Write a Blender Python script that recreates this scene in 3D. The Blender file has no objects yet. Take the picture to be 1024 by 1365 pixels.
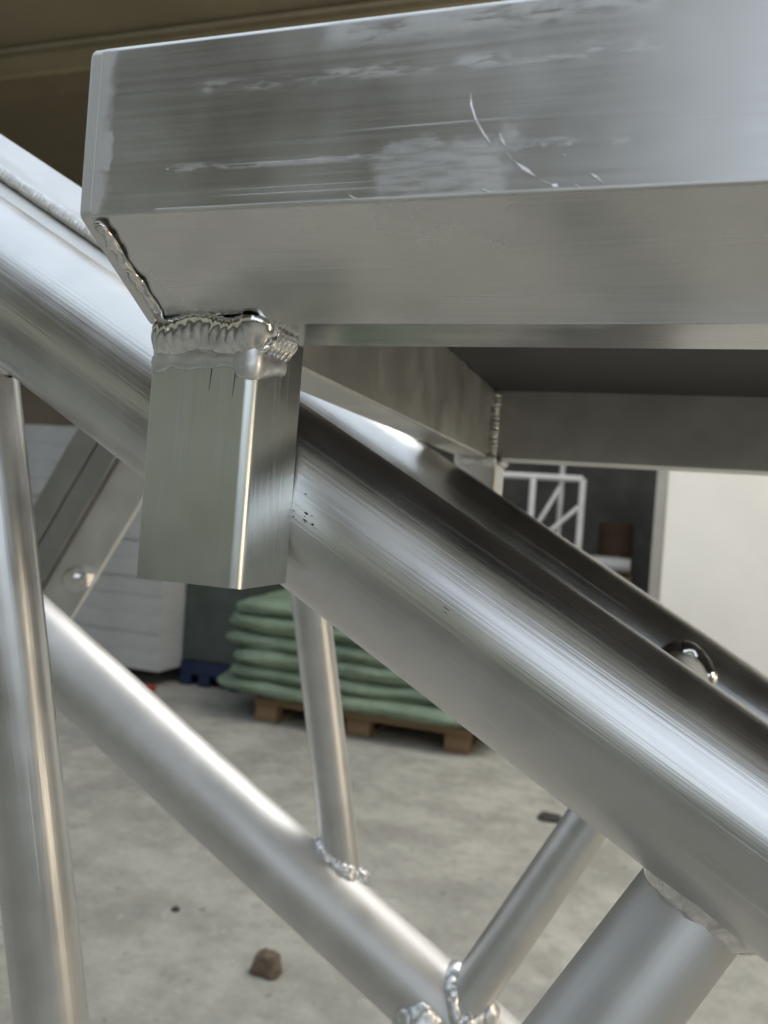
import bpy, bmesh, math, random
import numpy as np
from mathutils import Vector, Matrix, noise

random.seed(7)
sc = bpy.context.scene
C = sc.collection
S = 0.6            # near metalwork: metres per layout unit
HC = 1.25          # camera height above the concrete floor

# ------------------------------------------------------------------ camera
cam_d = bpy.data.cameras.new('camera')
cam = bpy.data.objects.new('camera', cam_d); C.objects.link(cam); sc.camera = cam
RIGHT = Vector((0.94837, 0.30818, 0.07499))
UP = Vector((-0.06982, -0.02779, 0.99717))
FWD = Vector((-0.30939, 0.95092, 0.00484))
m = Matrix((RIGHT, UP, -FWD)).transposed().to_4x4()
m.translation = (0, 0, HC)
cam.matrix_world = m
cam_d.sensor_fit = 'VERTICAL'; cam_d.sensor_height = 36; cam_d.sensor_width = 27
cam_d.lens = 29.18
cam_d.clip_start = 0.01; cam_d.clip_end = 200
cam_d.dof.use_dof = True
cam_d.dof.focus_distance = 0.225
cam_d.dof.aperture_fstop = 20

# ------------------------------------------------------------------ world, lamps, exposure
w = bpy.data.worlds.new('World'); sc.world = w; w.use_nodes = True
bg = w.node_tree.nodes['Background']
bg.inputs[0].default_value = (0.86, 0.90, 0.76, 1); bg.inputs[1].default_value = 0.24
def area(name, loc, target, sx, sy, power, col):
    l = bpy.data.lights.new(name, 'AREA'); l.shape = 'RECTANGLE'; l.size = sx; l.size_y = sy
    l.energy = power; l.color = col
    o = bpy.data.objects.new(name, l); C.objects.link(o); o.location = loc
    o.rotation_euler = (Vector(target) - Vector(loc)).to_track_quat('-Z', 'Y').to_euler()
    return o
area('skylight_lamp', (-3.5, 0.3, 4.7), (-3.5, 0.301, 0), 8.0, 5.0, 112, (0.70, 0.83, 1.0))
area('window_lamp', (2.9, -3.5, 3.2), (0.6, 0.4, 1.3), 5.8, 3.3, 66, (0.76, 0.86, 1.0))
area('background_fill', (1.4, 3.8, 4.8), (1.0, 4.6, 0), 4.6, 2.6, 155, (1.0, 0.98, 0.94))  # added overhead fill for the far wall and floor, no fixture there
area('side_lamp', (3.6, 0.6, 1.9), (0, 0.3, 1.1), 0.9, 2.2, 34, (1.0, 0.84, 0.64))
cy = sc.cycles
cy.max_bounces = 6; cy.diffuse_bounces = 3; cy.glossy_bounces = 4; cy.transmission_bounces = 0
cy.use_adaptive_sampling = True; cy.adaptive_threshold = .03; cy.adaptive_min_samples = 24
cy.caustics_reflective = False; cy.caustics_refractive = False
vs = sc.view_settings
vs.view_transform = 'Standard'; vs.look = 'None'; vs.exposure = 0.46; vs.gamma = 1.0
vs.use_curve_mapping = False

# ------------------------------------------------------------------ material helpers
class NT:
    def __init__(s, name):
        s.m = bpy.data.materials.new(name); s.m.use_nodes = True
        s.t = s.m.node_tree; s.p = s.t.nodes['Principled BSDF']
        s._co = None
    def n(s, k, **kw):
        o = s.t.nodes.new(k)
        for a, b in kw.items(): setattr(o, a, b)
        return o
    def l(s, a, b): s.t.links.new(a, b)
    def co(s):
        if not s._co: s._co = s.n('ShaderNodeTexCoord').outputs['Object']
        return s._co
    def put(s, sock, v):
        if isinstance(v, bpy.types.NodeSocket): s.l(v, sock)
        else: sock.default_value = v
    def noise(s, scale, detail=3, rough=0.55, vec=(1, 1, 1), off=(0, 0, 0), dist=0.0):
        mp = s.n('ShaderNodeMapping'); s.l(s.co(), mp.inputs[0])
        mp.inputs['Scale'].default_value = vec; mp.inputs['Location'].default_value = off
        t = s.n('ShaderNodeTexNoise'); s.l(mp.outputs[0], t.inputs['Vector'])
        t.inputs['Scale'].default_value = scale; t.inputs['Detail'].default_value = detail
        t.inputs['Roughness'].default_value = rough; t.inputs['Distortion'].default_value = dist
        return t.outputs[0]
    def ramp(s, v, lo, hi, a=0.0, b=1.0):
        r = s.n('ShaderNodeMapRange', interpolation_type='SMOOTHSTEP'); s.l(v, r.inputs[0])
        for i, x in zip((1, 2, 3, 4), (lo, hi, a, b)): r.inputs[i].default_value = x
        return r.outputs[0]
    def math(s, op, a, b=0.0):
        o = s.n('ShaderNodeMath', operation=op); s.put(o.inputs[0], a); s.put(o.inputs[1], b)
        return o.outputs[0]
    def mix(s, f, a, b):
        o = s.n('ShaderNodeMix', data_type='RGBA'); s.put(o.inputs[0], f); s.put(o.inputs[6], a); s.put(o.inputs[7], b)
        return o.outputs[2]
    def xyz(s):
        o = s.n('ShaderNodeSeparateXYZ'); s.l(s.co(), o.inputs[0]); return o.outputs
    def bump(s, h, strength, dist, prev=None):
        b = s.n('ShaderNodeBump'); b.inputs['Strength'].default_value = strength
        b.inputs['Distance'].default_value = dist; s.l(h, b.inputs['Height'])
        if prev: s.l(prev, b.inputs['Normal'])
        return b.outputs[0]
    def box(s, x0, x1, z0, z1, soft, wob, nz):
        """soft, uneven-edged patch in the local x/z plane"""
        X = s.xyz()
        w = s.math('MULTIPLY', s.math('SUBTRACT', nz, 0.5), wob)
        def side(v, lo, hi):
            c = s.math('ABSOLUTE', s.math('SUBTRACT', v, (lo + hi) / 2))
            return s.ramp(s.math('ADD', c, w), (hi - lo) / 2 - soft, (hi - lo) / 2 + soft, 1, 0)
        return s.math('MULTIPLY', side(X[0], x0, x1), side(X[2], z0, z1))

G = lambda v: (v, v, v, 1)

def aluminium(name, axis, col=(0.70, 0.695, 0.68), rough=0.36, streak=0.25, scuff=0.35, seed=0.0, fine=1.0):
    """mill-finish extruded aluminium: die lines along `axis` (0 x, 1 y, 2 z), handling scuffs, oxide bloom"""
    M = NT(name); p = M.p
    p.inputs['Metallic'].default_value = 1
    v = [1, 1, 1]; v[axis] = 0.012
    v2 = [1, 1, 1]; v2[axis] = 0.05
    off = (seed, seed * .7, seed * 1.3)
    lines = M.noise(900 * fine, 2, .6, v, off)
    broad = M.noise(160, 2, .5, v, off)
    bloom = M.noise(34, 2, .6, (1, 1, 1), off)
    smear = M.noise(120, 3, .65, v2, off)
    sm = M.ramp(smear, .60, .72)
    r = M.math('ADD', M.math('MULTIPLY', M.math('SUBTRACT', lines, .5), .14), rough)
    r = M.math('ADD', r, M.math('MULTIPLY', M.math('SUBTRACT', bloom, .5), .22))
    r = M.math('ADD', r, M.math('MULTIPLY', sm, scuff * .3))
    M.l(r, p.inputs['Roughness'])
    a = (*[c * .93 for c in col], 1); b = (*[min(1, c * 1.06) for c in col], 1)
    c1 = M.mix(M.ramp(bloom, .3, .7), a, b)
    c2 = M.mix(M.math('MULTIPLY', sm, scuff), c1, (0.80, 0.80, 0.81, 1))
    v3 = [1, 1, 1]; v3[axis] = .006
    hair = M.ramp(M.noise(1500, 1, .5, v3, (seed + 4, seed, 2)), .70, .76)
    c2 = M.mix(M.math('MULTIPLY', hair, .7), c2, (.86, .86, .86, 1))
    r2 = M.math('ADD', r, M.math('MULTIPLY', hair, .25)); M.l(r2, p.inputs['Roughness'])
    pits = M.ramp(M.noise(420, 2, .5, (1, 1, 1), off), .80, .84)
    c3 = M.mix(M.math('MULTIPLY', pits, .6), c2, (0.25, 0.24, 0.23, 1))
    M.l(c3, p.inputs['Base Color'])
    nb = M.bump(lines, streak, .00020)
    nb = M.bump(broad, streak * .45, .0004, nb)
    nb = M.bump(bloom, .12, .0009, nb)
    M.l(nb, p.inputs['Normal'])
    return M

A_TUBE = aluminium('brushed_tube_aluminium', 2, rough=.33, streak=.5).m
A_TUBE2 = aluminium('satin_tube_aluminium', 2, rough=.45, streak=.22, seed=3.1).m
A_TUBE3 = aluminium('matt_tube_aluminium', 2, rough=.52, streak=.18, seed=6.4).m
A_BAR = aluminium('bar_aluminium', 0, col=(.80, .79, .77), rough=.46, streak=.2, seed=5.2).m
A_DULL = aluminium('dull_bar_aluminium', 0, col=(.76, .75, .72), rough=.46, streak=.2, seed=8.2).m
A_STRUT = aluminium('grey_strut_aluminium', 0, col=(.42, .415, .40), rough=.46, streak=.2, seed=9.1).m
A_STUB = aluminium('stub_aluminium', 2, col=(.68, .71, .68), rough=.33, streak=.5, scuff=.8, seed=1.7, fine=.6).m

def weld_mat(name, col, rough, sooty, rv=.22):
    M = NT(name); M.p.inputs['Metallic'].default_value = 1
    n1 = M.noise(330, 4, .6)
    M.l(M.mix(M.ramp(n1, .35, .75), (*col, 1), (*[c * sooty for c in col], 1)), M.p.inputs['Base Color'])
    M.l(M.ramp(n1, .3, .75, rough, rough + rv), M.p.inputs['Roughness'])
    M.l(M.bump(M.noise(1500, 3), .12, .0002), M.p.inputs['Normal'])
    return M.m
WELD = weld_mat('shiny_weld_metal', (.86, .85, .83), .08, .72, .06)
STEEL = weld_mat('zinc_steel', (.42, .41, .39), .3, .6)
WELDD = weld_mat('frosted_weld_metal', (.84, .84, .83), .34, .8)

def beam_material():
    """front beam: ground end band, hand-polished patches, long pale rub marks"""
    M = aluminium('front_beam_aluminium', 0, rough=.37, streak=.07, scuff=.10, seed=2.3)
    p = M.p; X = M.xyz()
    nz = M.noise(260, 4, .65)
    nzs = M.noise(420, 4, .7, (.22, 1, 1))
    nd = M.noise(700, 3, .6, (1, 1, .35))
    base = p.inputs['Base Color'].links[0].from_socket
    rg = p.inputs['Roughness'].links[0].from_socket
    band = M.ramp(M.math('ADD', X[0], M.math('MULTIPLY', M.math('SUBTRACT', nz, .5), .006)), .0045, .0085, 1, 0)
    chip = M.box(.0042, .0078, .0095, .0185, .0006, .004, nz)
    mpr = M.n('ShaderNodeMapping'); M.l(M.co(), mpr.inputs[0]); mpr.inputs['Rotation'].default_value = (0, math.radians(50), 0)
    mpr.inputs['Scale'].default_value = (.16, 1, 1)
    tn_ = M.n('ShaderNodeTexNoise'); M.l(mpr.outputs[0], tn_.inputs['Vector']); tn_.inputs['Scale'].default_value = 900; tn_.inputs['Detail'].default_value = 4
    ndd = tn_.outputs[0]
    rubA = M.math('MULTIPLY', M.box(.0695, .0985, -.004, .0118, .0022, .016, M.noise(120, 4, .6)), M.ramp(ndd, .30, .68, .35, 1))
    rubT = M.math('MULTIPLY', M.box(.058, .125, .0325, .0400, .0018, .012, nzs), M.ramp(nzs, .35, .62))
    s1 = M.math('MULTIPLY', M.box(.030, .125, .0250, .0282, .0012, .004, nzs), M.ramp(nzs, .46, .62))
    s2 = M.math('MULTIPLY', M.box(.022, .120, .0085, .0105, .0005, .002, nzs), M.ramp(nzs, .48, .60))
    gx = M.math('ADD', M.math('ADD', X[0], M.math('MULTIPLY', X[2], .9)), M.math('MULTIPLY', M.math('SUBTRACT', nd, .5), .006))
    grind = M.math('MULTIPLY', M.math('MULTIPLY', M.ramp(gx, -.002, .0045, 1, 0), M.ramp(X[2], -.004, -.007)), M.ramp(nd, .3, .7, .45, 1))
    tot = band
    for k, g in ((chip, 1.0), (rubA, .8), (rubT, .9), (s1, .8), (s2, .8), (grind, .8)):
        tot = M.math('MAXIMUM', tot, M.math('MULTIPLY', k, g))
    M.l(M.mix(M.math('MULTIPLY', tot, .8), base, (.80, .80, .79, 1)), p.inputs['Base Color'])
    rg = M.math('SUBTRACT', rg, M.ramp(X[2], .0002, -.0006, 0, .16))
    M.l(M.math('ADD', rg, M.math('MULTIPLY', tot, .24)), p.inputs['Roughness'])
    prev = p.inputs['Normal'].links[0].from_socket
    scr = M.noise(1600, 2, .5, (.5, .5, .12), dist=.6)
    M.l(M.bump(M.math('MULTIPLY', scr, tot), .22, .0002, prev), p.inputs['Normal'])
    return M.m
A_BEAM = beam_material()
def burr_mat():
    M = NT('bright_burr'); M.p.inputs['Metallic'].default_value = 1; M.p.inputs['Roughness'].default_value = .34
    M.l(M.mix(M.noise(900, 2), (.86, .86, .87, 1), (.97, .97, .98, 1)), M.p.inputs['Base Color']); return M.m
BURR = burr_mat()

def plain(name, c0, c1, scale, rough, bump=.2, bd=.002, vec=(1, 1, 1), spec=.4):
    M = NT(name); n1 = M.noise(scale, 6, .6, vec)
    M.l(M.mix(M.ramp(n1, .3, .7), (*c0, 1), (*c1, 1)), M.p.inputs['Base Color'])
    M.p.inputs['Roughness'].default_value = rough
    M.p.inputs['Specular IOR Level'].default_value = spec
    M.l(M.bump(M.noise(scale * 6, 4, .6, vec), bump, bd), M.p.inputs['Normal'])
    return M.m

def concrete():
    M = NT('worn_concrete'); p = M.p
    a = M.noise(2.6, 6, .65); b = M.noise(12, 8, .7); c = M.noise(85, 5, .65); d = M.noise(2.2, 5, .6, dist=1.2)
    col = M.mix(M.ramp(a, .3, .7), (.265, .255, .222, 1), (.43, .415, .365, 1))
    col = M.mix(M.math('MULTIPLY', M.ramp(b, .50, .68), .5), col, (.19, .185, .165, 1))
    col = M.mix(M.math('MULTIPLY', M.ramp(b, .47, .32), .5), col, (.50, .485, .44, 1))
    col = M.mix(M.math('MULTIPLY', M.ramp(d, .58, .70), .5), col, (.24, .275, .25, 1))
    spots = M.ramp(M.noise(23, 3, .55), .66, .71)
    col = M.mix(M.math('MULTIPLY', spots, .65), col, (.11, .105, .095, 1))
    col = M.mix(M.math('MULTIPLY', M.ramp(c, .54, .68), .5), col, (.20, .195, .18, 1))
    M.l(col, p.inputs['Base Color'])
    M.l(M.ramp(b, .3, .7, .55, .85), p.inputs['Roughness'])
    nb = M.bump(b, .25, .004); nb = M.bump(c, .3, .0015, nb); M.l(nb, p.inputs['Normal'])
    return M.m
CONC = concrete()
WHITEWALL = plain('cream_white_paint', (.74, .725, .68), (.80, .785, .745), 1.6, .6, .08)
GREYJAMB = plain('grey_jamb_paint', (.30, .29, .27), (.36, .35, .33), 3, .5)
DARKWALL = plain('dark_brown_wall', (.25, .205, .17), (.31, .26, .21), 1.3, .7)
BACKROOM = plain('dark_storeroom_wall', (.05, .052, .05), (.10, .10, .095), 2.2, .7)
CEIL = plain('brown_ceiling_sheet', (.48, .41, .28), (.56, .48, .335), .8, .6, .1)
OLIVE = plain('olive_girder_paint', (.40, .34, .215), (.47, .40, .26), 2.0, .45, .1)
CREAM = plain('pale_flange_paint', (.42, .37, .26), (.50, .45, .33), 3.0, .45, .1)
FOAM = plain('white_board', (.33, .33, .325), (.41, .41, .405), 3, .55, .15)
BLUE = plain('blue_plastic', (.010, .018, .050), (.016, .028, .075), 8, .4)
RED = plain('red_plastic', (.30, .04, .03), (.38, .06, .04), 8, .4)
WOOD = plain('pallet_wood', (.15, .095, .052), (.25, .165, .095), 9, .75, .4, .003, (.12, 1, 1))
DECK = plain('dark_deck_ply', (.04, .038, .037), (.055, .052, .05), 18, .5, .15, .0006)
BROWN = plain('brown_clod', (.10, .075, .052), (.17, .13, .095), 60, .8, .5, .003)
GREYGREEN = plain('dark_grey_green', (.05, .062, .056), (.075, .088, .08), 6, .5)
BLACK = plain('dark_rubber', (.03, .028, .025), (.05, .047, .042), 40, .7)
RUST = plain('rusty_drum', (.06, .035, .022), (.09, .055, .035), 6, .7)
WHITEPAINT = plain('pale_far_aluminium', (.62, .63, .64), (.72, .73, .74), 10, .4)

def sack_mat():
    M = NT('green_woven_sack'); p = M.p
    a = M.noise(5, 5, .6)
    def wave(dirn, sc_):
        o = M.n('ShaderNodeTexWave', wave_type='BANDS', bands_direction=dirn); M.l(M.co(), o.inputs[0])
        o.inputs['Scale'].default_value = sc_; o.inputs['Distortion'].default_value = .4; return o.outputs[1]
    wv = M.math('MULTIPLY', wave('X', 55), wave('Z', 55))
    col = M.mix(M.ramp(a, .3, .7), (.15, .21, .145, 1), (.25, .32, .23, 1))
    col = M.mix(M.math('MULTIPLY', M.ramp(M.noise(1.7, 4), .55, .75), .4), col, (.36, .36, .24, 1))
    M.l(col, p.inputs['Base Color']); p.inputs['Roughness'].default_value = .55
    nb = M.bump(wv, .2, .002); nb = M.bump(M.noise(16, 5, .65, (.6, 1, 1.6)), .9, .03, nb); M.l(nb, p.inputs['Normal'])
    return M.m
SACK = sack_mat()

# ------------------------------------------------------------------ object helpers
WM = {}
def frame(o, x=None, z=None):
    """matrix with origin o, local x or z along the given direction"""
    if x is not None:
        x = Vector(x).normalized(); zz = Vector((0, 0, 1)); y = zz.cross(x).normalized(); zz = x.cross(y)
    elif z is not None:
        zz = Vector(z).normalized(); h = Vector((0, 1, 0)) if abs(zz.y) < .9 else Vector((1, 0, 0))
        x = h.cross(zz).normalized(); y = zz.cross(x)
    else:
        return Matrix.Translation(o)
    mm = Matrix((x, y, zz)).transposed().to_4x4(); mm.translation = o
    return mm
def put(ob, mw, parent=None):
    C.objects.link(ob)
    if parent:
        ob.parent = parent; ob.matrix_parent_inverse = WM[parent.name].inverted()
    ob.matrix_basis = mw
    WM[ob.name] = mw
    return ob
def mesh_obj(name, verts, faces, mat, mw=None, parent=None, smooth=None, wn=False, label=None):
    """verts in the local frame of mw"""
    me = bpy.data.meshes.new(name); me.from_pydata([tuple(v) for v in verts], [], faces); me.update()
    bm = bmesh.new(); bm.from_mesh(me); bmesh.ops.recalc_face_normals(bm, faces=bm.faces); bm.to_mesh(me); bm.free()
    me.materials.append(mat)
    if smooth is not None:
        me.shade_smooth(); me.set_sharp_from_angle(angle=math.radians(smooth))
    ob = bpy.data.objects.new(name, me)
    put(ob, mw or Matrix.Identity(4), parent)
    if wn:
        md = ob.modifiers.new('weighted', 'WEIGHTED_NORMAL'); md.keep_sharp = True; md.weight = 100
    if label: ob['label'] = label
    return ob
def thing(name, loc, label, cat, group=None):
    o = bpy.data.objects.new(name, None); o.empty_display_size = .05
    put(o, Matrix.Translation(loc)); return tag(o, label, cat, group)
def tag(o, label, cat, group=None):
    o['label'] = label; o['category'] = cat
    if group: o['group'] = group
    return o
def struct(o): o['kind'] = 'structure'; return o
def W(u, d, h): return Vector((u * S, d * S, h * S + HC))   # near-structure layout -> world

def rounded(poly, r, seg=5):
    """round every corner of a closed 2D polygon"""
    out = []; n = len(poly)
    for i in range(n):
        p0, p1, p2 = (Vector(poly[(i + k - 1) % n]) for k in range(3))
        a = (p0 - p1).normalized(); b = (p2 - p1).normalized()
        rr = r[i] if isinstance(r, (list, tuple)) else r
        ang = a.angle(b); t = rr / math.tan(ang / 2)
        c = p1 + (a + b).normalized() * (rr / math.sin(ang / 2))
        s = p1 + a * t - c; e = p1 + b * t - c
        for k in range(seg + 1):
            f = k / seg; v = s.lerp(e, f); v = v.normalized() * rr if v.length > 1e-9 else s
            out.append(c + v)
    return out
def extrude_x(poly, x0, x1, nx=1):
    """2D polygon in local (y,z), extruded along local x"""
    n = len(poly); vs_ = []; fs = []
    for i in range(nx + 1):
        x = x0 + (x1 - x0) * i / nx
        vs_ += [(x, p[0], p[1]) for p in poly]
    for i in range(nx):
        for k in range(n):
            a = i * n + k; b = i * n + (k + 1) % n
            fs.append((a, b, b + n, a + n))
    fs.append(tuple(range(n))); fs.append(tuple(range(nx * n, nx * n + n)))
    return vs_, fs
def cuboid(x0, x1, y0, y1, z0, z1, bev=0.0):
    if bev:
        v, f = extrude_x(rounded([(y0, z0), (y1, z0), (y1, z1), (y0, z1)], bev, 3), x0, x1); return v, f
    v = [(x, y, z) for x in (x0, x1) for y in (y0, y1) for z in (z0, z1)]
    return v, [(0, 1, 3, 2), (4, 6, 7, 5), (0, 4, 5, 1), (2, 3, 7, 6), (0, 2, 6, 4), (1, 5, 7, 3)]
def tube(name, p0, p1, r, mat, parent, seg=72, label=None):
    p0, p1 = Vector(p0), Vector(p1); L = (p1 - p0).length
    mw = frame(p0, z=p1 - p0); v = []; f = []
    wall = r * .86
    rings = [(0, wall), (0, r), (L, r), (L, wall)]
    for z, rr in rings:
        v += [(rr * math.cos(2 * math.pi * k / seg), rr * math.sin(2 * math.pi * k / seg), z) for k in range(seg)]
    for i in range(3):
        for k in range(seg):
            a = i * seg + k; b = i * seg + (k + 1) % seg; f.append((a, b, b + seg, a + seg))
    for k in range(seg):   # bore
        a = 3 * seg + k; b = 3 * seg + (k + 1) % seg; c = (k + 1) % seg; f.append((a, b, c, k))
    return mesh_obj(name, v, f, mat, mw, parent, smooth=40, label=label)
def bead(name, pts, nrm, wid, hei, mat, parent, pitch=None, closed=False, seed=0, amp=.28, wob=.18, chev=.9):
    """a rippled weld bead along world points pts (resampled) with outward normals nrm"""
    rnd = random.Random(seed)
    pts = [Vector(p) for p in pts]; nrm = [Vector(n).normalized() for n in nrm]
    if closed: pts.append(pts[0]); nrm.append(nrm[0])
    acc = [0]
    for a, b in zip(pts, pts[1:]): acc.append(acc[-1] + (b - a).length)
    L = acc[-1]; pitch = pitch or wid * .55
    step = pitch / 7; N = max(12, int(L / step)); K = 13
    v = []; f = []; j = 0; org = pts[0]
    P = []; Nn = []
    for i in range(N + 1):
        s = L * i / N
        while j < len(acc) - 2 and acc[j + 1] < s: j += 1
        t = (s - acc[j]) / max(1e-9, acc[j + 1] - acc[j]); P.append(pts[j].lerp(pts[j + 1], t)); Nn.append(nrm[j].lerp(nrm[j + 1], t).normalized())
    ph = [rnd.uniform(-.0, .0) for _ in range(int(L / pitch) + 4)]
    am = [rnd.uniform(.75, 1.2) for _ in range(int(L / pitch) + 4)]
    for i in range(N + 1):
        s = L * i / N
        T = (P[min(N, i + 1)] - P[max(0, i - 1)])
        if closed and i in (0, N): T = P[1] - P[N - 1]
        T.normalize(); B = T.cross(Nn[i]).normalized()
        end = 1 if closed else min(1, .35 + 1.1 * math.sqrt(max(0, min(s, L - s)) / (wid * .8)))
        wv = 1 + wob * noise.noise(Vector((s / wid * .5, seed * 3.1, 0)))
        hv = 1 + wob * 1.3 * noise.noise(Vector((s / wid * .6, seed * 1.7, 5)))
        for k in range(K):
            a = math.pi * (k / (K - 1) * 1.16 - .08)
            q = (s + chev * wid * .55 * (math.sin(a) - .5)) / pitch
            iq = int(math.floor(q)); fr = q - iq + ph[iq % len(ph)] * .5
            rip = math.sin(math.pi * (fr % 1) ** .6) ** .8 * am[iq % len(am)]
            wob2 = 1 + .10 * noise.noise(Vector((s / wid * 1.6, a * 1.3, seed)))
            hh = hei * hv * end * (1 - amp + amp * rip) * wob2
            ww = wid * wv * end * (.93 + .10 * rip * (1 - math.sin(a)) * amp * 2)
            v.append(P[i] + B * (ww * math.cos(a)) + Nn[i] * (hh * math.sin(a)) - org)
    for i in range(N):
        for k in range(K - 1):
            a = i * K + k; f.append((a, a + 1, a + K + 1, a + K))
    if not closed:
        f.append(tuple(range(K))); f.append(tuple(range(N * K, N * K + K)))
    return mesh_obj(name, v, f, mat, Matrix.Translation(org), parent, smooth=60)
def saddle(pb, db, rb, pc, dc, rc, side=1, n=72):
    """curve where brace (point pb, direction db pointing INTO the chord) meets chord surface"""
    pb, db, pc, dc = Vector(pb), Vector(db).normalized(), Vector(pc), Vector(dc).normalized()
    e1 = (Vector((0, 1, 0)) if abs(db.y) < .9 else Vector((1, 0, 0))).cross(db).normalized(); e2 = db.cross(e1)
    pts = []; ns = []
    for k in range(n):
        a = 2 * math.pi * k / n; ra = e1 * math.cos(a) + e2 * math.sin(a)
        q = pb + ra * rb - pc; q = q - dc * q.dot(dc); e = db - dc * db.dot(dc)
        A = e.dot(e); Bq = 2 * q.dot(e); Cc = q.dot(q) - rc * rc; D = Bq * Bq - 4 * A * Cc
        t = (-Bq - math.sqrt(max(0, D))) / (2 * A)
        x = pb + ra * rb + db * t; nc = (x - pc); nc = (nc - dc * nc.dot(dc)).normalized()
        pts.append(x); ns.append((nc + ra).normalized())
    return pts, ns

# ================================================================== SETTING
v, f = cuboid(-30, 30, -25, 9.2, -.2, 0)
struct(mesh_obj('floor', v, f, CONC))
v, f = cuboid(-16, 12, -14, 9.4, 5.20, 5.30)
struct(mesh_obj('ceiling', v, f, CEIL))
v, f = cuboid(-16, 12, 9.2, 9.4, 0, 5.2)
struct(mesh_obj('back_wall', v, f, DARKWALL))
v, f = cuboid(.072, 5.5, 6.0, 6.16, 0, 3.4)
struct(mesh_obj('white_wall', v, f, WHITEWALL))
v, f = cuboid(-.002, .068, 5.97, 6.19, 0, 3.42, .004)
tag(mesh_obj('door_jamb', v, f, GREYJAMB), 'grey upright jamb at the left edge of the cream white wall', 'door jamb')

# overhead girder
t = thing('overhead_girder', (-4, 6.0, 4.9), 'olive brown overhead girder with pale flange edge near the ceiling', 'girder')
v, f = cuboid(-15, 4, 5.98, 6.06, 4.90, 5.2); mesh_obj('web', v, f, OLIVE, None, t)
v, f = cuboid(-15, 4, 5.90, 6.14, 5.13, 5.165); mesh_obj('flange', v, f, CREAM, None, t)
v, f = cuboid(-15, 4, 5.86, 6.18, 4.86, 4.898); mesh_obj('flange', v, f, OLIVE, None, t)

# ================================================================== DECK FRAME
dF, hT, hM, dS, hB, dB = .2608, .1691, .1049, .3112, .0761, .3541
uE, uS, sw = -.2157, -.2127, .05
uI, uO, dk, db = -.1871, -.2229, .1554, .956
fr = thing('deck_frame', W(-.1877, .336, -.035), 'silver aluminium deck frame with chamfered front beam and hanging square stub', 'deck frame')

org = W(uE, dF, hM); mw = Matrix.Translation(org)
L = lambda d, h: ((d - dF) * S, (h - hM) * S)
prof = rounded([L(dF, hM), L(dS, hB), L(dB, hB), L(dB, hT), L(dF, hT)], [.0009, .0010, .0009, .002, .0016], 6)
v, f = extrude_x(prof, .0034, .62)
fb = mesh_obj('front_beam', v, f, A_BEAM, mw, fr, smooth=35, wn=True)
pc = rounded([(p[0] * 1.0, p[1]) for p in (L(dF - .0002, hM - .0001), L(dS - .0001, hB - .0003), L(dB + .001, hB - .0003), L(dB + .001, hT + .0002), L(dF - .0002, hT + .0002))], .0022, 6)
n_ = len(pc); v = []; f = []
cz = sum((Vector(p) for p in pc), Vector((0, 0))) / n_
for x, ins in ((0, .0011), (.0002, .0006), (.0006, .0002), (.0011, 0), (.0034, 0)):
    for p in pc:
        q = Vector(p); q = q + (cz - q).normalized() * ins; v.append((x, q.x, q.y))
for i in range(4):
    for k in range(n_): f.append((i * n_ + k, i * n_ + (k + 1) % n_, (i + 1) * n_ + (k + 1) % n_, (i + 1) * n_ + k))
f.append(tuple(range(n_))); f.append(tuple(range(4 * n_, 5 * n_)))
mesh_obj('end_cap', v, f, A_BEAM, mw, fb, smooth=35, wn=True)
# ridged lip that runs along the lower front edge
v, f = extrude_x(rounded([(-.00035, .0001), (.0004, .0001), (.0004, .0007), (-.00035, .0007)], .00015, 3), .0205, .62)
mesh_obj('edge_lip', v, f, A_BAR, mw, fb, smooth=35, wn=True)
# end cap weld down the chamfer
a = W(uE + .0085, dF + .001, hM - .002); b = W(uE + .0085, dS, hB + .0004)
cn = Vector((-.35, -.5, -.866))
pth = []
for i in range(24):
    q = a.lerp(b, i / 23); q.x += .0006 * noise.noise(Vector((i * .45, 2, 0))); pth.append(q)
bead('weld_bead', pth, [cn] * 24, .0017, .0013, WELD, fb, pitch=.0052, seed=3, amp=.22, wob=.7, chev=.4)
# scratches and raised burrs on the front face (local x, z)
def scratch(pts, wdt, hgt):
    wdt *= 2.1; hgt = wdt * .32
    v = []; f = []; n = len(pts)
    for i, (x, z) in enumerate(pts):
        x0, z0 = pts[max(0, i - 1)]; x1, z1 = pts[min(n - 1, i + 1)]
        d = Vector((x1 - x0, z1 - z0)).normalized(); k = wdt * (.35 if i in (0, n - 1) else random.uniform(.7, 1.2))
        v += [(x - d.y * k, .0001, z + d.x * k), (x + d.y * k * .5, -hgt, z - d.x * k * .5), (x + d.y * k, .0001, z - d.x * k)]
    for i in range(n - 1):
        for k in range(2):
            a = i * 3 + k; f.append((a, a + 1, a + 4, a + 3))
        a = i * 3; f.append((a, a + 3, a + 5, a + 2))
    f.append((0, 1, 2)); f.append((n * 3 - 3, n * 3 - 2, n * 3 - 1))
    mesh_obj('scratch', v, f, BURR, mw, fb)
scratch([(.08984, .0202), (.0901, .0180), (.09128, .0150), (.0930, .0122), (.0946, .0099)], .00022, .00018)
scratch([(.0962, .0120), (.0966, .0108), (.09725, .0095)], .00035, .0003)
scratch([(.09725, .0095), (.0980, .0080), (.0989, .0068)], .00012, .0001)
scratch([(.0989, .0068), (.1012, .0050), (.10373, .0032)], .00034, .0003)
scratch([(.10373, .0032), (.1056, .0022), (.1065, .0017)], .00012, .0001)
scratch([(.1065, .0018), (.1073, .0014), (.1080, .0010)], .00034, .0003)
scratch([(.1134, .0035), (.1148, .0026), (.11612, .0013)], .00036, .0003)
scratch([(.1110, .0014), (.1118, .0010)], .00036, .0003)
scratch([(.1085, .0072), (.1089, .0070)], .0003, .0003)
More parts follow.
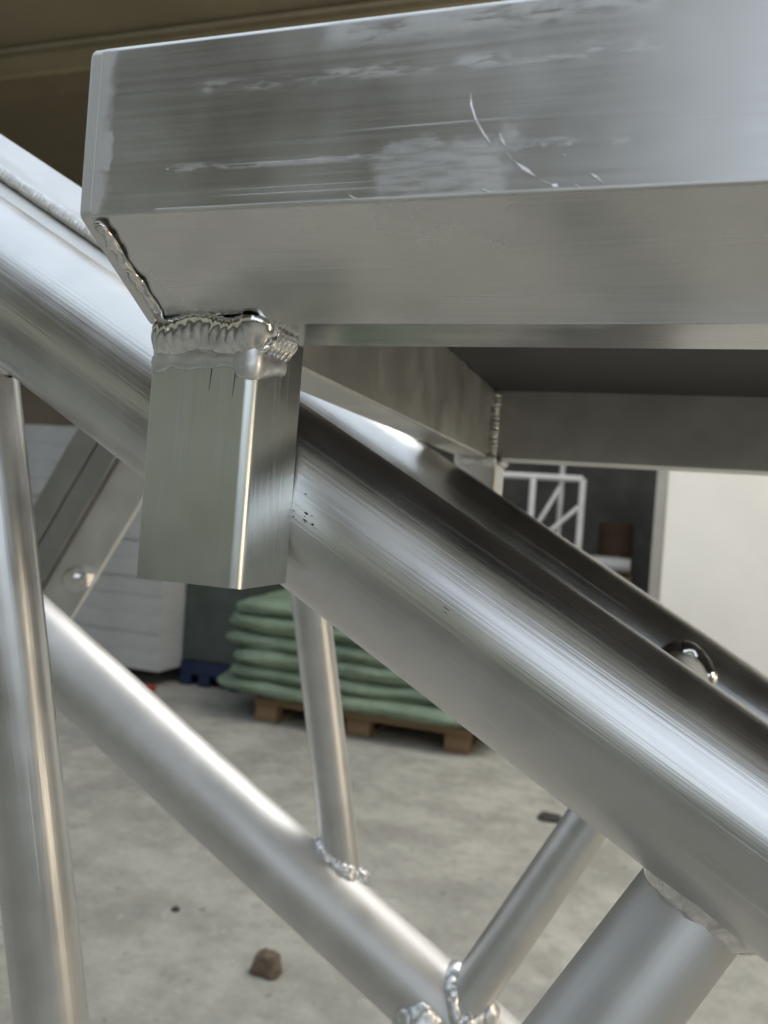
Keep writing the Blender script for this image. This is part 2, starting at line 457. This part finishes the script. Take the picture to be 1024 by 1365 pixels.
scratch([(.0660, .0016), (.0683, .0004)], .0002, .00015)
scratch([(.0800, .0040), (.0838, .0015)], .00014, .0001)
scratch([(.0935, .0014), (.0952, .0007)], .0003, .0002)
scratch([(.0226, .0094), (.0230, .0094)], .0002, .0002)

# side beam
v, f = cuboid(0, (db - dB) * S, -(uI - uO) * S, 0, 0, (hT - hB) * S, .0012)
v = [Vector((p[1], p[0], p[2])) for p in v]
sb = mesh_obj('side_beam', v, f, A_DULL, Matrix.Translation(W(uI, dB, hB)), fr, smooth=35, wn=True)
# back beam
v, f = cuboid(-.04 * S, .62, 0, .05 * S, 0, (hT - hB) * S, .0012)
bb = mesh_obj('back_beam', v, f, A_DULL, Matrix.Translation(W(uI, db, hB)), fr, smooth=35, wn=True)
bead('weld_bead', [W(uI + .004, db - .003, h) for h in np.linspace(dk - .004, hB + .002, 12)], [Vector((1, -1, 0))] * 12, .0034, .0026, WELDD, bb, pitch=.0032, seed=8, wob=.4)
# deck panel
v, f = cuboid(0, .62, 0, (db - dB) * S - .001, 0, .008)
mesh_obj('deck_panel', v, f, DECK, Matrix.Translation(W(uI, dB, dk) + Vector((.0005, .0005, 0))), fr)

# stub legs
def stub(u0, d0, top, bot, mat):
    o = W(u0 + sw / 2, d0 + sw / 2, bot); hw = sw / 2 * S; Lz = (top - bot) * S; th = .002
    outer = rounded([(-hw, -hw), (hw, -hw), (hw, hw), (-hw, hw)], [.0009, .0030, .0018, .0018], 8)
    inner = rounded([(-hw + th, -hw + th), (hw - th, -hw + th), (hw - th, hw - th), (-hw + th, hw - th)], .0006, 8)
    n = len(outer); v = []; f = []
    for ring, z in ((outer, 0), (outer, Lz), (inner, Lz), (inner, 0)):
        v += [(p[0], p[1], z + (.00035 * noise.noise(Vector((p[0] * 260, p[1] * 260, 3))) if z == 0 else 0)) for p in ring]
    for i in range(4):
        for k in range(n):
            a = i * n + k; b = i * n + (k + 1) % n; j = (i + 1) % 4; f.append((a, b, j * n + (k + 1) % n, j * n + k))
    return mesh_obj('stub_leg', v, f, mat, Matrix.Translation(o), fr, smooth=35, wn=True)
st = stub(uS, dS, hB, -.0352, A_STUB)
# big rippled weld round the stub top: front side, round the corner, along the inner side
e = .0045
fp = []; fn = []
zt = hB - .0058
for i in range(40):
    k = i / 39; fp.append(W(uS + .001 + (sw - .004) * k, dS - .0015, zt - .001 * math.sin(k * 9))); fn.append(Vector((0, -1, -.5)))
for i in range(1, 9):
    k = i / 8 * math.pi / 2; fp.append(W(uS + sw - .003 + e * math.sin(k), dS + .003 - e * math.cos(k), zt)); fn.append(Vector((math.sin(k), -math.cos(k), -.75)))
for i in range(1, 24):
    k = i / 23; fp.append(W(uS + sw + .0015, dS + .003 + .026 * k, zt - .001)); fn.append(Vector((1, 0, -.75)))
bead('weld_bead', fp, fn, .0056, .0025, WELD, st, pitch=.0025, seed=11, amp=.34, wob=.25, chev=1.9)
# smeared toe under the bead, and the lump where the bead turns the corner
tp = []; tn = []
for i in range(40):
    k = i / 39; tp.append(W(uS + .0005 + (sw - .003) * k, dS - .0002, hB - .0150 - .0012 * noise.noise(Vector((k * 7, 1, 4))))); tn.append(Vector((0, -1, 0)))
bead('weld_toe', tp, tn, .0030, .0007, WELDD, st, pitch=.009, seed=5, amp=.12, wob=.5, chev=.2)
lp = []; ln_ = []
for i in range(5): lp.append(W(uS + sw - .010 + .0018 * i, dS - .0003, hB - .0150)); ln_.append(Vector((0, -1, 0)))
for i in range(1, 6):
    k = i / 5 * math.pi / 2; lp.append(W(uS + sw - .0028 + .003 * math.sin(k), dS + .0028 - .003 * math.cos(k), hB - .0152)); ln_.append(Vector((math.sin(k), -math.cos(k), 0)))
for i in range(1, 11): lp.append(W(uS + sw + .0003, dS + .0028 + .0026 * i, hB - .0148 + .0005 * i)); ln_.append(Vector((1, 0, 0)))
bead('weld_toe', lp, ln_, .0050, .0013, WELDD, st, pitch=.008, seed=6, amp=.12, wob=.4, chev=.3)
for (x, z, l) in ((.0030, .0560, .0062), (-.0040, .0572, .0026), (.0098, .0555, .0070)):   # hairline cracks below the toe
    v = [(x - .00012, -.01512, z), (x + .00016, -.01512, z), (x - .0004, -.01512, z - l), (x - .00012, -.0146, z), (x + .00016, -.0146, z), (x - .0004, -.0146, z - l)]
    mesh_obj('crack', v, [(0, 1, 2), (3, 5, 4), (0, 3, 4, 1), (1, 4, 5, 2), (2, 5, 3, 0)], BLACK, WM[st.name], st)

st2 = stub(-.226, .947, hB, -.05, A_DULL)
bead('weld_bead', [W(-.226 + .05 * i / 11, .944, hB - .004) for i in range(12)], [Vector((0, -1, -.7))] * 12, .0042, .0034, WELDD, st2, pitch=.0034, seed=14, wob=.5)
bead('weld_bead', [W(-.176, .947 + .05 * i / 11, hB - .003) for i in range(12)], [Vector((1, 0, -.7))] * 12, .0032, .003, WELDD, st2, pitch=.0034, seed=15, wob=.5)

# ================================================================== TRUSS
tr = thing('truss', W(-.1551, .62, -.9), 'sloping round tube aluminium truss with welded braces running under the frame', 'truss')
def V(p): return Vector(p)
p1, d1, rc = V((-.1551, .401, -.0065)), V((.8685, -.016, -.4955)), .042
p2, d2 = V((-.119, .80, -.0338)), V((.8657, -.0827, -.4937))
p3, d3 = V((-.4121, .8398, -.3553)), V((.8356, .0715, -.5447))
def chord(p, d, a, b, mat):
    return tube('chord', W(*(p + d * a)), W(*(p + d * b)), rc * S, mat, tr, 96)
c1 = chord(p1, d1, -.75, .75, A_TUBE)
c2 = chord(p2, d2, -.95, .80, A_TUBE)
c3 = chord(p3, d3, -.47, .62, A_TUBE3)
def blob(c, n, r, parent, seed):
    bm = bmesh.new(); bmesh.ops.create_icosphere(bm, subdivisions=3, radius=1)
    for vv in bm.verts:
        q = vv.co * (1 + .35 * noise.noise(vv.co * 1.3 + Vector((seed, 0, 0))) + .10 * noise.noise(vv.co * 4 + Vector((0, seed, 0))))
        vv.co = (q - n * (q.dot(n) * .35)) * r
    me = bpy.data.meshes.new('weld_blob'); bm.to_mesh(me); bm.free(); me.materials.append(WELDD); me.shade_smooth()
    put(bpy.data.objects.new('weld_blob', me), Matrix.Translation(c), parent)
def brace(p, d, r, up, dn, ch, into, pc, dc, wid=.0042, hei=.0034, mat=A_TUBE2, wm=WELDD, pitch=.0056, seed=0, amp=.3, blobs=()):
    """p near the joint, d runs down; `into` = +1 if the chord is reached going along d"""
    b = tube('brace', W(*(p - d * up)), W(*(p + d * dn)), r * S, mat, tr, 64)
    dd = d * into
    pts, ns = saddle(W(*(p - dd * .2)), dd, r * S, W(*pc), dc, rc * S)
    bead('weld_bead', pts, ns, wid, hei, wm, b, closed=True, seed=seed, pitch=pitch, amp=amp, wob=.45 if wm is WELDD else .5, chev=.9 if wm is WELDD else 3.0)
    for f_, rr in blobs:
        q = max(range(len(pts)), key=lambda i_: pts[i_].dot(Vector(f_))); blob(pts[q] + ns[q] * .001, ns[q], rr, b, seed + q)
    return b
p4, d4 = V((-.3988, .407, .0679)), V((.1818, .0507, -.982))
p5, d5 = V((-.3005, .8655, -.3843)), V((.171, .0856, -.9815))
p6, d6 = V((-.1346, .8583, -.4643)), V((-.4793, -.2142, -.8511))
p7, d7 = V((.03, .4064, -.1631)), V((-.5328, -.2846, -.797))
brace(p4, d4, .0212, .01, .62, c1, -1, p1, d1, seed=21, mat=A_TUBE)
brace(p5, d5, .0206, .42, .035, c3, 1, p3, d3, seed=22, wid=.0050, hei=.0040, amp=.2, blobs=(((1, 0, 0), .0075), ((.6, -1, -.3), .0060), ((-.2, -1, 0), .004)))
brace(p6, d6, .0236, .40, .05, c3, 1, p3, d3, seed=23, wid=.0046, hei=.0036, amp=.2, blobs=(((-1, 0, .3), .0070), ((1, -.3, 0), .0080), ((.5, -1, 0), .0060)))
brace(p7, d7, .0250, .01, .40, c1, -1, p1, d1, seed=24, wid=.0105, hei=.0030, wm=WELD, pitch=.0070, amp=.30, mat=A_TUBE3)
# brace of the bottom face, leaving the lower chord towards the near side
p8 = V((-.195, .854, -.497)); d8 = (V((-.10, .50, -.78)) - p8).normalized()
brace(p8, d8, .0225, .0, .40, c3, -1, p3, d3, seed=25, wid=.0055, hei=.0046, amp=.2, blobs=(((0, 0, 1), .0080), ((1, 0, .3), .0070), ((-.7, 0, 1), .0065)))
# lacing brace of the top face, from the near chord up to the far chord
q2 = p2 + d2 * .172; q1 = p1 + d1 * .205
d10 = (q1 - q2).normalized()
b10 = tube('brace', W(*q2), W(*q1), .0225 * S, A_TUBE2, tr, 64)
pts, ns = saddle(W(*(q2 + d10 * .2)), -d10, .0225 * S, W(*p2), d2, rc * S)
bead('weld_bead', pts, ns, .0062, .0046, WELD, b10, closed=True, seed=41, pitch=.008, amp=.16, wob=.5, chev=.6)
# grime specks and a scribed mark on the near chord
def on_chord(t, a):
    ax = d1.normalized(); e1 = V((0, -1, 0)); e1 = (e1 - ax * e1.dot(ax)).normalized(); e2 = ax.cross(e1)
    if e2.z < 0: e2 = -e2
    n = (e1 * math.cos(a) + e2 * math.sin(a)); return W(*(p1 + d1 * t)) + n * (rc * S), n, ax
def speck(t, a, r, stretch=1.0, name='grime_speck'):
    c, n, ax = on_chord(t, a); b = n.cross(ax); k = 8; v = []
    for i in range(k):
        g = 2 * math.pi * i / k; q = r * random.uniform(.6, 1.3)
        v.append(ax * (math.cos(g) * q * stretch) + b * (math.sin(g) * q) - n * .0002)
    v.append(n * .00012)
    mesh_obj(name, v, [(i, (i + 1) % k, k) for i in range(k)] + [tuple(range(k))], BROWN, Matrix.Translation(c), c1)
rs = random.Random(4)
for i in range(26): speck(-.002 + rs.gauss(0, .009), .02 + rs.gauss(0, .10), rs.choice((.0002, .00025, .0003, .0004, .0007)), rs.uniform(1, 3.0))
for i in range(7): speck(.075 + .003 * i, .12 + rs.gauss(0, .02), .00022, 1.6)
speck(.078, .17, .0003, 9); speck(.079, .13, .0003, 5)
# flat rail welded along the top of the chord at the left
rd = V((.8657, 0, -.5006))
ra = V((-.62, .56, .3405)); ln = .29
mwr = frame(W(*ra), x=rd) @ Matrix.Rotation(math.radians(-38), 4, 'X')
v, f = cuboid(0, ln * S, 0, .020, -.0178, 0, .0008)
rl = mesh_obj('rail', v, f, A_BAR, mwr, tr, smooth=35, wn=True)
v, f = cuboid(0, ln * S, .004, .020, -.045, -.0182, .0008)
mesh_obj('rail_web', v, f, A_DULL, mwr, rl, smooth=35, wn=True)
bp = [mwr @ Vector((ln * S * i / 39, .0012, -.0188)) for i in range(40)]
bead('weld_bead', bp, [(mwr.to_3x3() @ Vector((0, -1, -.5)))] * 40, .0030, .0022, WELDD, rl, pitch=.0024, seed=31, amp=.35)

# ================================================================== BRACKET BEHIND THE TRUSS
DB = 1.05
bk = thing('strut_bracket', W(-.86, DB, -.16), 'slanted grey aluminium strut with bolted end plate behind the truss', 'bracket')
bd = (V((-.731, 1.0, .052)) - V((-.838, 1.0, -.132))).normalized()     # up along the strut
bn = V((bd.z, 0, -bd.x))                                             # to the lower right
mo = Matrix((bd, V((0, 1, 0)), V((-bn.x, 0, -bn.z)))).transposed().to_4x4(); mo.translation = W(-.838 * 1.05, DB, -.132 * 1.05)
v, f = cuboid(-.03, .30, 0, .018, .001, .0235, .001); mesh_obj('strut_bar', v, f, A_STRUT, mo, bk, smooth=35, wn=True)
v, f = cuboid(-.03, .30, .002, .018, .0265, .052, .001); mesh_obj('strut_bar', v, f, A_STRUT, mo, bk, smooth=35, wn=True)
v, f = cuboid(-.035, .30, .006, .012, -.040, -.0008, .0008); pl = mesh_obj('end_plate', v, f, A_BAR, mo, bk, smooth=35, wn=True)
def prism(n, r, h, rot=0):
    v = [(r * math.cos(2 * math.pi * k / n + rot), r * math.sin(2 * math.pi * k / n + rot), z) for z in (0, h) for k in range(n)]
    f = [(k, (k + 1) % n, n + (k + 1) % n, n + k) for k in range(n)] + [tuple(range(n)), tuple(range(n, 2 * n))]
    return v, f
bo = W(-.787 * 1.05, DB - .0, -.125 * 1.05); mb = frame(bo + Vector((0, .0055, 0)), z=(.55, -1, -.12))
v, f = prism(24, .0130, .0016); bt = mesh_obj('washer', v, f, STEEL, mb, bk)
v, f = prism(6, .0112, .0115, .3); mesh_obj('nut', v, f, WELD, mb, bk)
v, f = prism(20, .0062, .0190); mesh_obj('bolt', v, f, WELD, mb, bk, smooth=40)

# ================================================================== BACKGROUND: SACKS, BOARDS, PALLETS
def slab(name, x0, x1, y0, y1, z0, z1, mat, parent, bev=.004):
    o = Vector(((x0 + x1) / 2, (y0 + y1) / 2, z0))
    v, f = cuboid(x0 - o.x, x1 - o.x, y0 - o.y, y1 - o.y, 0, z1 - z0, bev)
    return mesh_obj(name, v, f, mat, Matrix.Translation(o), parent)
X0, X1, Y0, Y1 = -2.14, -.86, 4.42, 5.42
pt = thing('wooden_pallet', ((X0 + X1) / 2, (Y0 + Y1) / 2, 0), 'brown wooden pallet under the green sacks', 'pallet')
for yy in (Y0, (Y0 + Y1) / 2 - .05, Y1 - .1):
    for xx in (X0, (X0 + X1) / 2 - .07, X1 - .14): slab('block', xx + .003, xx + .137, yy + .003, yy + .097, .0215, .098, WOOD, pt)
    slab('stringer_board', X0, X1, yy, yy + .1, .0995, .117, WOOD, pt)
for xx in (X0, (X0 + X1) / 2 - .07, X1 - .14): slab('bottom_board', xx, xx + .14, Y0, Y1, .002, .020, WOOD, pt)
for i in range(7):
    yy = Y0 + i * .15; slab('top_board', X0 - .004, X1 + .004, yy - .004, yy + .10, .1185, .137, WOOD, pt)

def sack(i, x0, x1, y0, y1, z, h, label):
    nx, ny, nz = 46, 22, 8; bm = bmesh.new()
    bmesh.ops.create_cube(bm, size=2)
    bmesh.ops.subdivide_edges(bm, edges=bm.edges[:], cuts=21, use_grid_fill=True)
    cx, cy = (x0 + x1) / 2, (y0 + y1) / 2
    for vv in bm.verts:
        x, y, zc = vv.co; pw = 6
        n_ = (abs(x) ** pw + abs(y) ** pw) ** (1 / pw); k = 1 / n_ * max(abs(x), abs(y)) if n_ else 1
        edge = max(abs(x), abs(y))
        th = (1 - .42 * max(0, (edge - .80) / .20) ** 2.2)
        px, py = x * k * (x1 - x0) / 2, y * k * (y1 - y0) / 2
        bulge = 1 + .045 * (1 - zc * zc) * max(0, (edge - .7) / .3)
        pz = zc * th * h / 2
        wn = Vector((px * 5 + i * 9, py * 5, zc))
        pz += .018 * noise.noise(Vector((px * 3 + i * 7, py * 2, 0))) + .007 * noise.noise(wn * 2.3) + .005 * noise.noise(wn * 5.1)
        out = .030 * noise.noise(Vector((px * 3.5 + i * 5, zc * .6, py * 3.5))) + .012 * noise.noise(Vector((px * 14 + i, zc * 1.5, py * 14)))
        vv.co = (px * bulge + (out if abs(x) > .9 else 0) * x, py * bulge + (out if abs(y) > .9 else 0) * y, pz + h / 2)
    me = bpy.data.meshes.new('green_sack'); bm.to_mesh(me); bm.free(); me.materials.append(SACK); me.shade_smooth()
    o = bpy.data.objects.new('green_sack', me); mm = Matrix.Translation((cx, cy, z)) @ Matrix.Rotation(random.uniform(-.035, .035), 4, 'Z')
    put(o, mm); tag(o, label, 'sack', 'green sacks stacked on the pallet')
ords = ['lowest green woven sack, spreading over the pallet edge', 'green woven sack second from the bottom of the stack',
        'green woven sack third from the bottom of the stack', 'green woven sack fourth from the bottom of the stack',
        'green woven sack fifth from the bottom, just under the topmost', 'topmost green woven sack of the stack on the pallet']
z = .139
for i, lb in enumerate(ords):
    h = random.choice((.088, .098, .112, .104)); ov = .27 if i == 0 else .19 + random.uniform(-.03, .04)
    sack(i, X0 - ov, X1 + ov * .5, Y0 - .05 - random.uniform(0, .03), Y1, z, h + .022, lb); z += h - .006

# white boards on a blue pallet
bx0, bx1, by0, by1 = -4.35, -3.02, 4.75, 5.75
bl = thing('blue_pallet', (-2.86, 5.35, 0), 'dark navy plastic pallet under the dark grey box', 'pallet')
for xx in (-3.0, -2.86, -2.62): slab('runner', xx, xx + .08, 5.0, 5.9, .001, .075, BLUE, bl)
slab('deck', -3.0, -2.54, 5.0, 5.9, .0765, .165, BLUE, bl)
ck = thing('grey_box', (-2.77, 5.45, .167), 'dark greenish grey box between the white boards and the green sacks', 'crate')
slab('box', -3.0, -2.55, 5.02, 5.88, .167, .74, GREYGREEN, ck, .012); slab('top_slab', -3.01, -2.54, 5.01, 5.89, .742, .80, GREYGREEN, ck, .012)  # plain dark grey-green box with a slightly wider top slab
zz = .118
names = ['lowest', 'second lowest', 'third from the bottom', 'fourth from the bottom', 'fifth from the bottom', 'sixth from the bottom', 'seventh from the bottom', 'eighth from the bottom', 'ninth from the bottom', 'tenth from the bottom', 'third from the top', 'second from the top', 'topmost']
for i, nm in enumerate(names):
    h = .122; jx = random.uniform(-.008, .008); jy = random.uniform(-.008, .008)
    o = slab('white_board', bx0 + jx, bx1 + jx, by0 + jy, by1 + jy, zz, zz + h - .0012, FOAM, None, .002); zz += h
    tag(o, 'thick white board in the left background stack, ' + nm, 'board', 'white boards stacked at the left')
o = slab('red_clip', -3.06, -3.01, 4.68, 4.73, .0, .04, RED, None, .01); tag(o, 'small red plastic scrap on the floor by the blue pallet', 'scrap')

# ------------------------------------------------------------------ doorway: far truss section, pipes, drum
ft = thing('truss_section', (-.9, 6.6, 0), 'pale aluminium truss section standing in the dark doorway', 'truss section')
def bar(a, b, r): tube('bar', a, b, r, WHITEPAINT, ft, 20)
k = 1.1
xr, xl, yt = -.545, -.93, 6.6
zt_ = HC + .365 * k
bar((xr, yt, .02), (xr, yt, zt_), .026); bar((xl, yt, .02), (xl, yt, zt_), .026)
bar((-1.5, yt, zt_), (xr, yt, zt_), .026)
bar((xl - .02, yt, .55), (xr, yt, .55), .022)
bar((xl + .03, yt + .04, zt_ - .42), (xr - .16, yt + .04, zt_ - .04), .018)
bar((xl + .06, yt, zt_ - .52), (xr, yt, zt_ - .20), .018)
bar((xr - .20, yt + .35, .02), (xr - .20, yt + .35, zt_ + .3), .022)
for i in range(3):
    o = tube('pipe', (-1.2, 7.0 + .13 * i, .98), (-.16 - .05 * i, 7.05 + .13 * i, .99), .06, WHITEPAINT, None, 20)
    tag(o, ['pale pipe on the trestle in the doorway, nearest', 'pale pipe on the trestle in the doorway, middle one', 'pale pipe on the trestle in the doorway, farthest'][i], 'pipe', 'pale pipes on the trestle')
ts = thing('trestle', (-.7, 7.15, 0), 'brown trestle table under the pale pipes in the doorway', 'trestle')
slab('table_top', -1.3, -.14, 6.9, 7.45, .86, .90, WOOD, ts)
for x in (-1.25, -.22):
    for y in (6.95, 7.38): slab('leg', x, x + .06, y, y + .05, .0, .858, WOOD, ts)
o = tube('drum', (-.34, 8.3, .0), (-.34, 8.3, 1.35), .16, RUST, None, 32); tag(o, 'rust brown drum standing deep in the doorway', 'drum')
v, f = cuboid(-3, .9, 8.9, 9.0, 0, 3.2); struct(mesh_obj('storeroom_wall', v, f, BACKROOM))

# ------------------------------------------------------------------ litter on the floor
def lump(name, x, y, sx, sy, sz, mat, label, cat, seed, taper=.6):
    bm = bmesh.new(); bmesh.ops.create_icosphere(bm, subdivisions=4, radius=1)
    for vv in bm.verts:
        c = vv.co.copy(); zc = max(-.5, c.z); tp = 1 - (1 - taper) * (zc + .5) / 1.5
        c = c / (abs(c.x) ** 4 + abs(c.y) ** 4 + abs(c.z) ** 4) ** .25 * .9
        q = c * (1 + .16 * noise.noise(c * 1.7 + Vector((seed, 0, 0))) + .07 * noise.noise(c * 5))
        vv.co = (q.x * sx * tp, q.y * sy * tp, (zc + .5) / 1.5 * sz * (1 + .1 * noise.noise(c * 2)))
    me = bpy.data.meshes.new(name); bm.to_mesh(me); bm.free(); me.materials.append(mat); me.shade_smooth()
    o = bpy.data.objects.new(name, me); put(o, Matrix.Translation((x, y, .001))); tag(o, label, cat)
lump('wood_wedge', -.905, 2.06, .046, .032, .066, BROWN, 'brown tapered lump lying on the concrete below the lower chord', 'lump', 2, .72)
lump('pebble', -1.304, 2.25, .014, .012, .012, BLACK, 'tiny dark pebble on the concrete left of the brown lump', 'pebble', 4)
lump('rubber_scrap', -.335, 3.66, .06, .05, .022, BLACK, 'flat dark scrap on the floor behind the thin brace', 'scrap', 6, .8)
lump('oil_clod', -.30, 2.02, .02, .02, .010, BROWN, 'small brown clod on the floor between the right braces', 'clod', 9, .8)
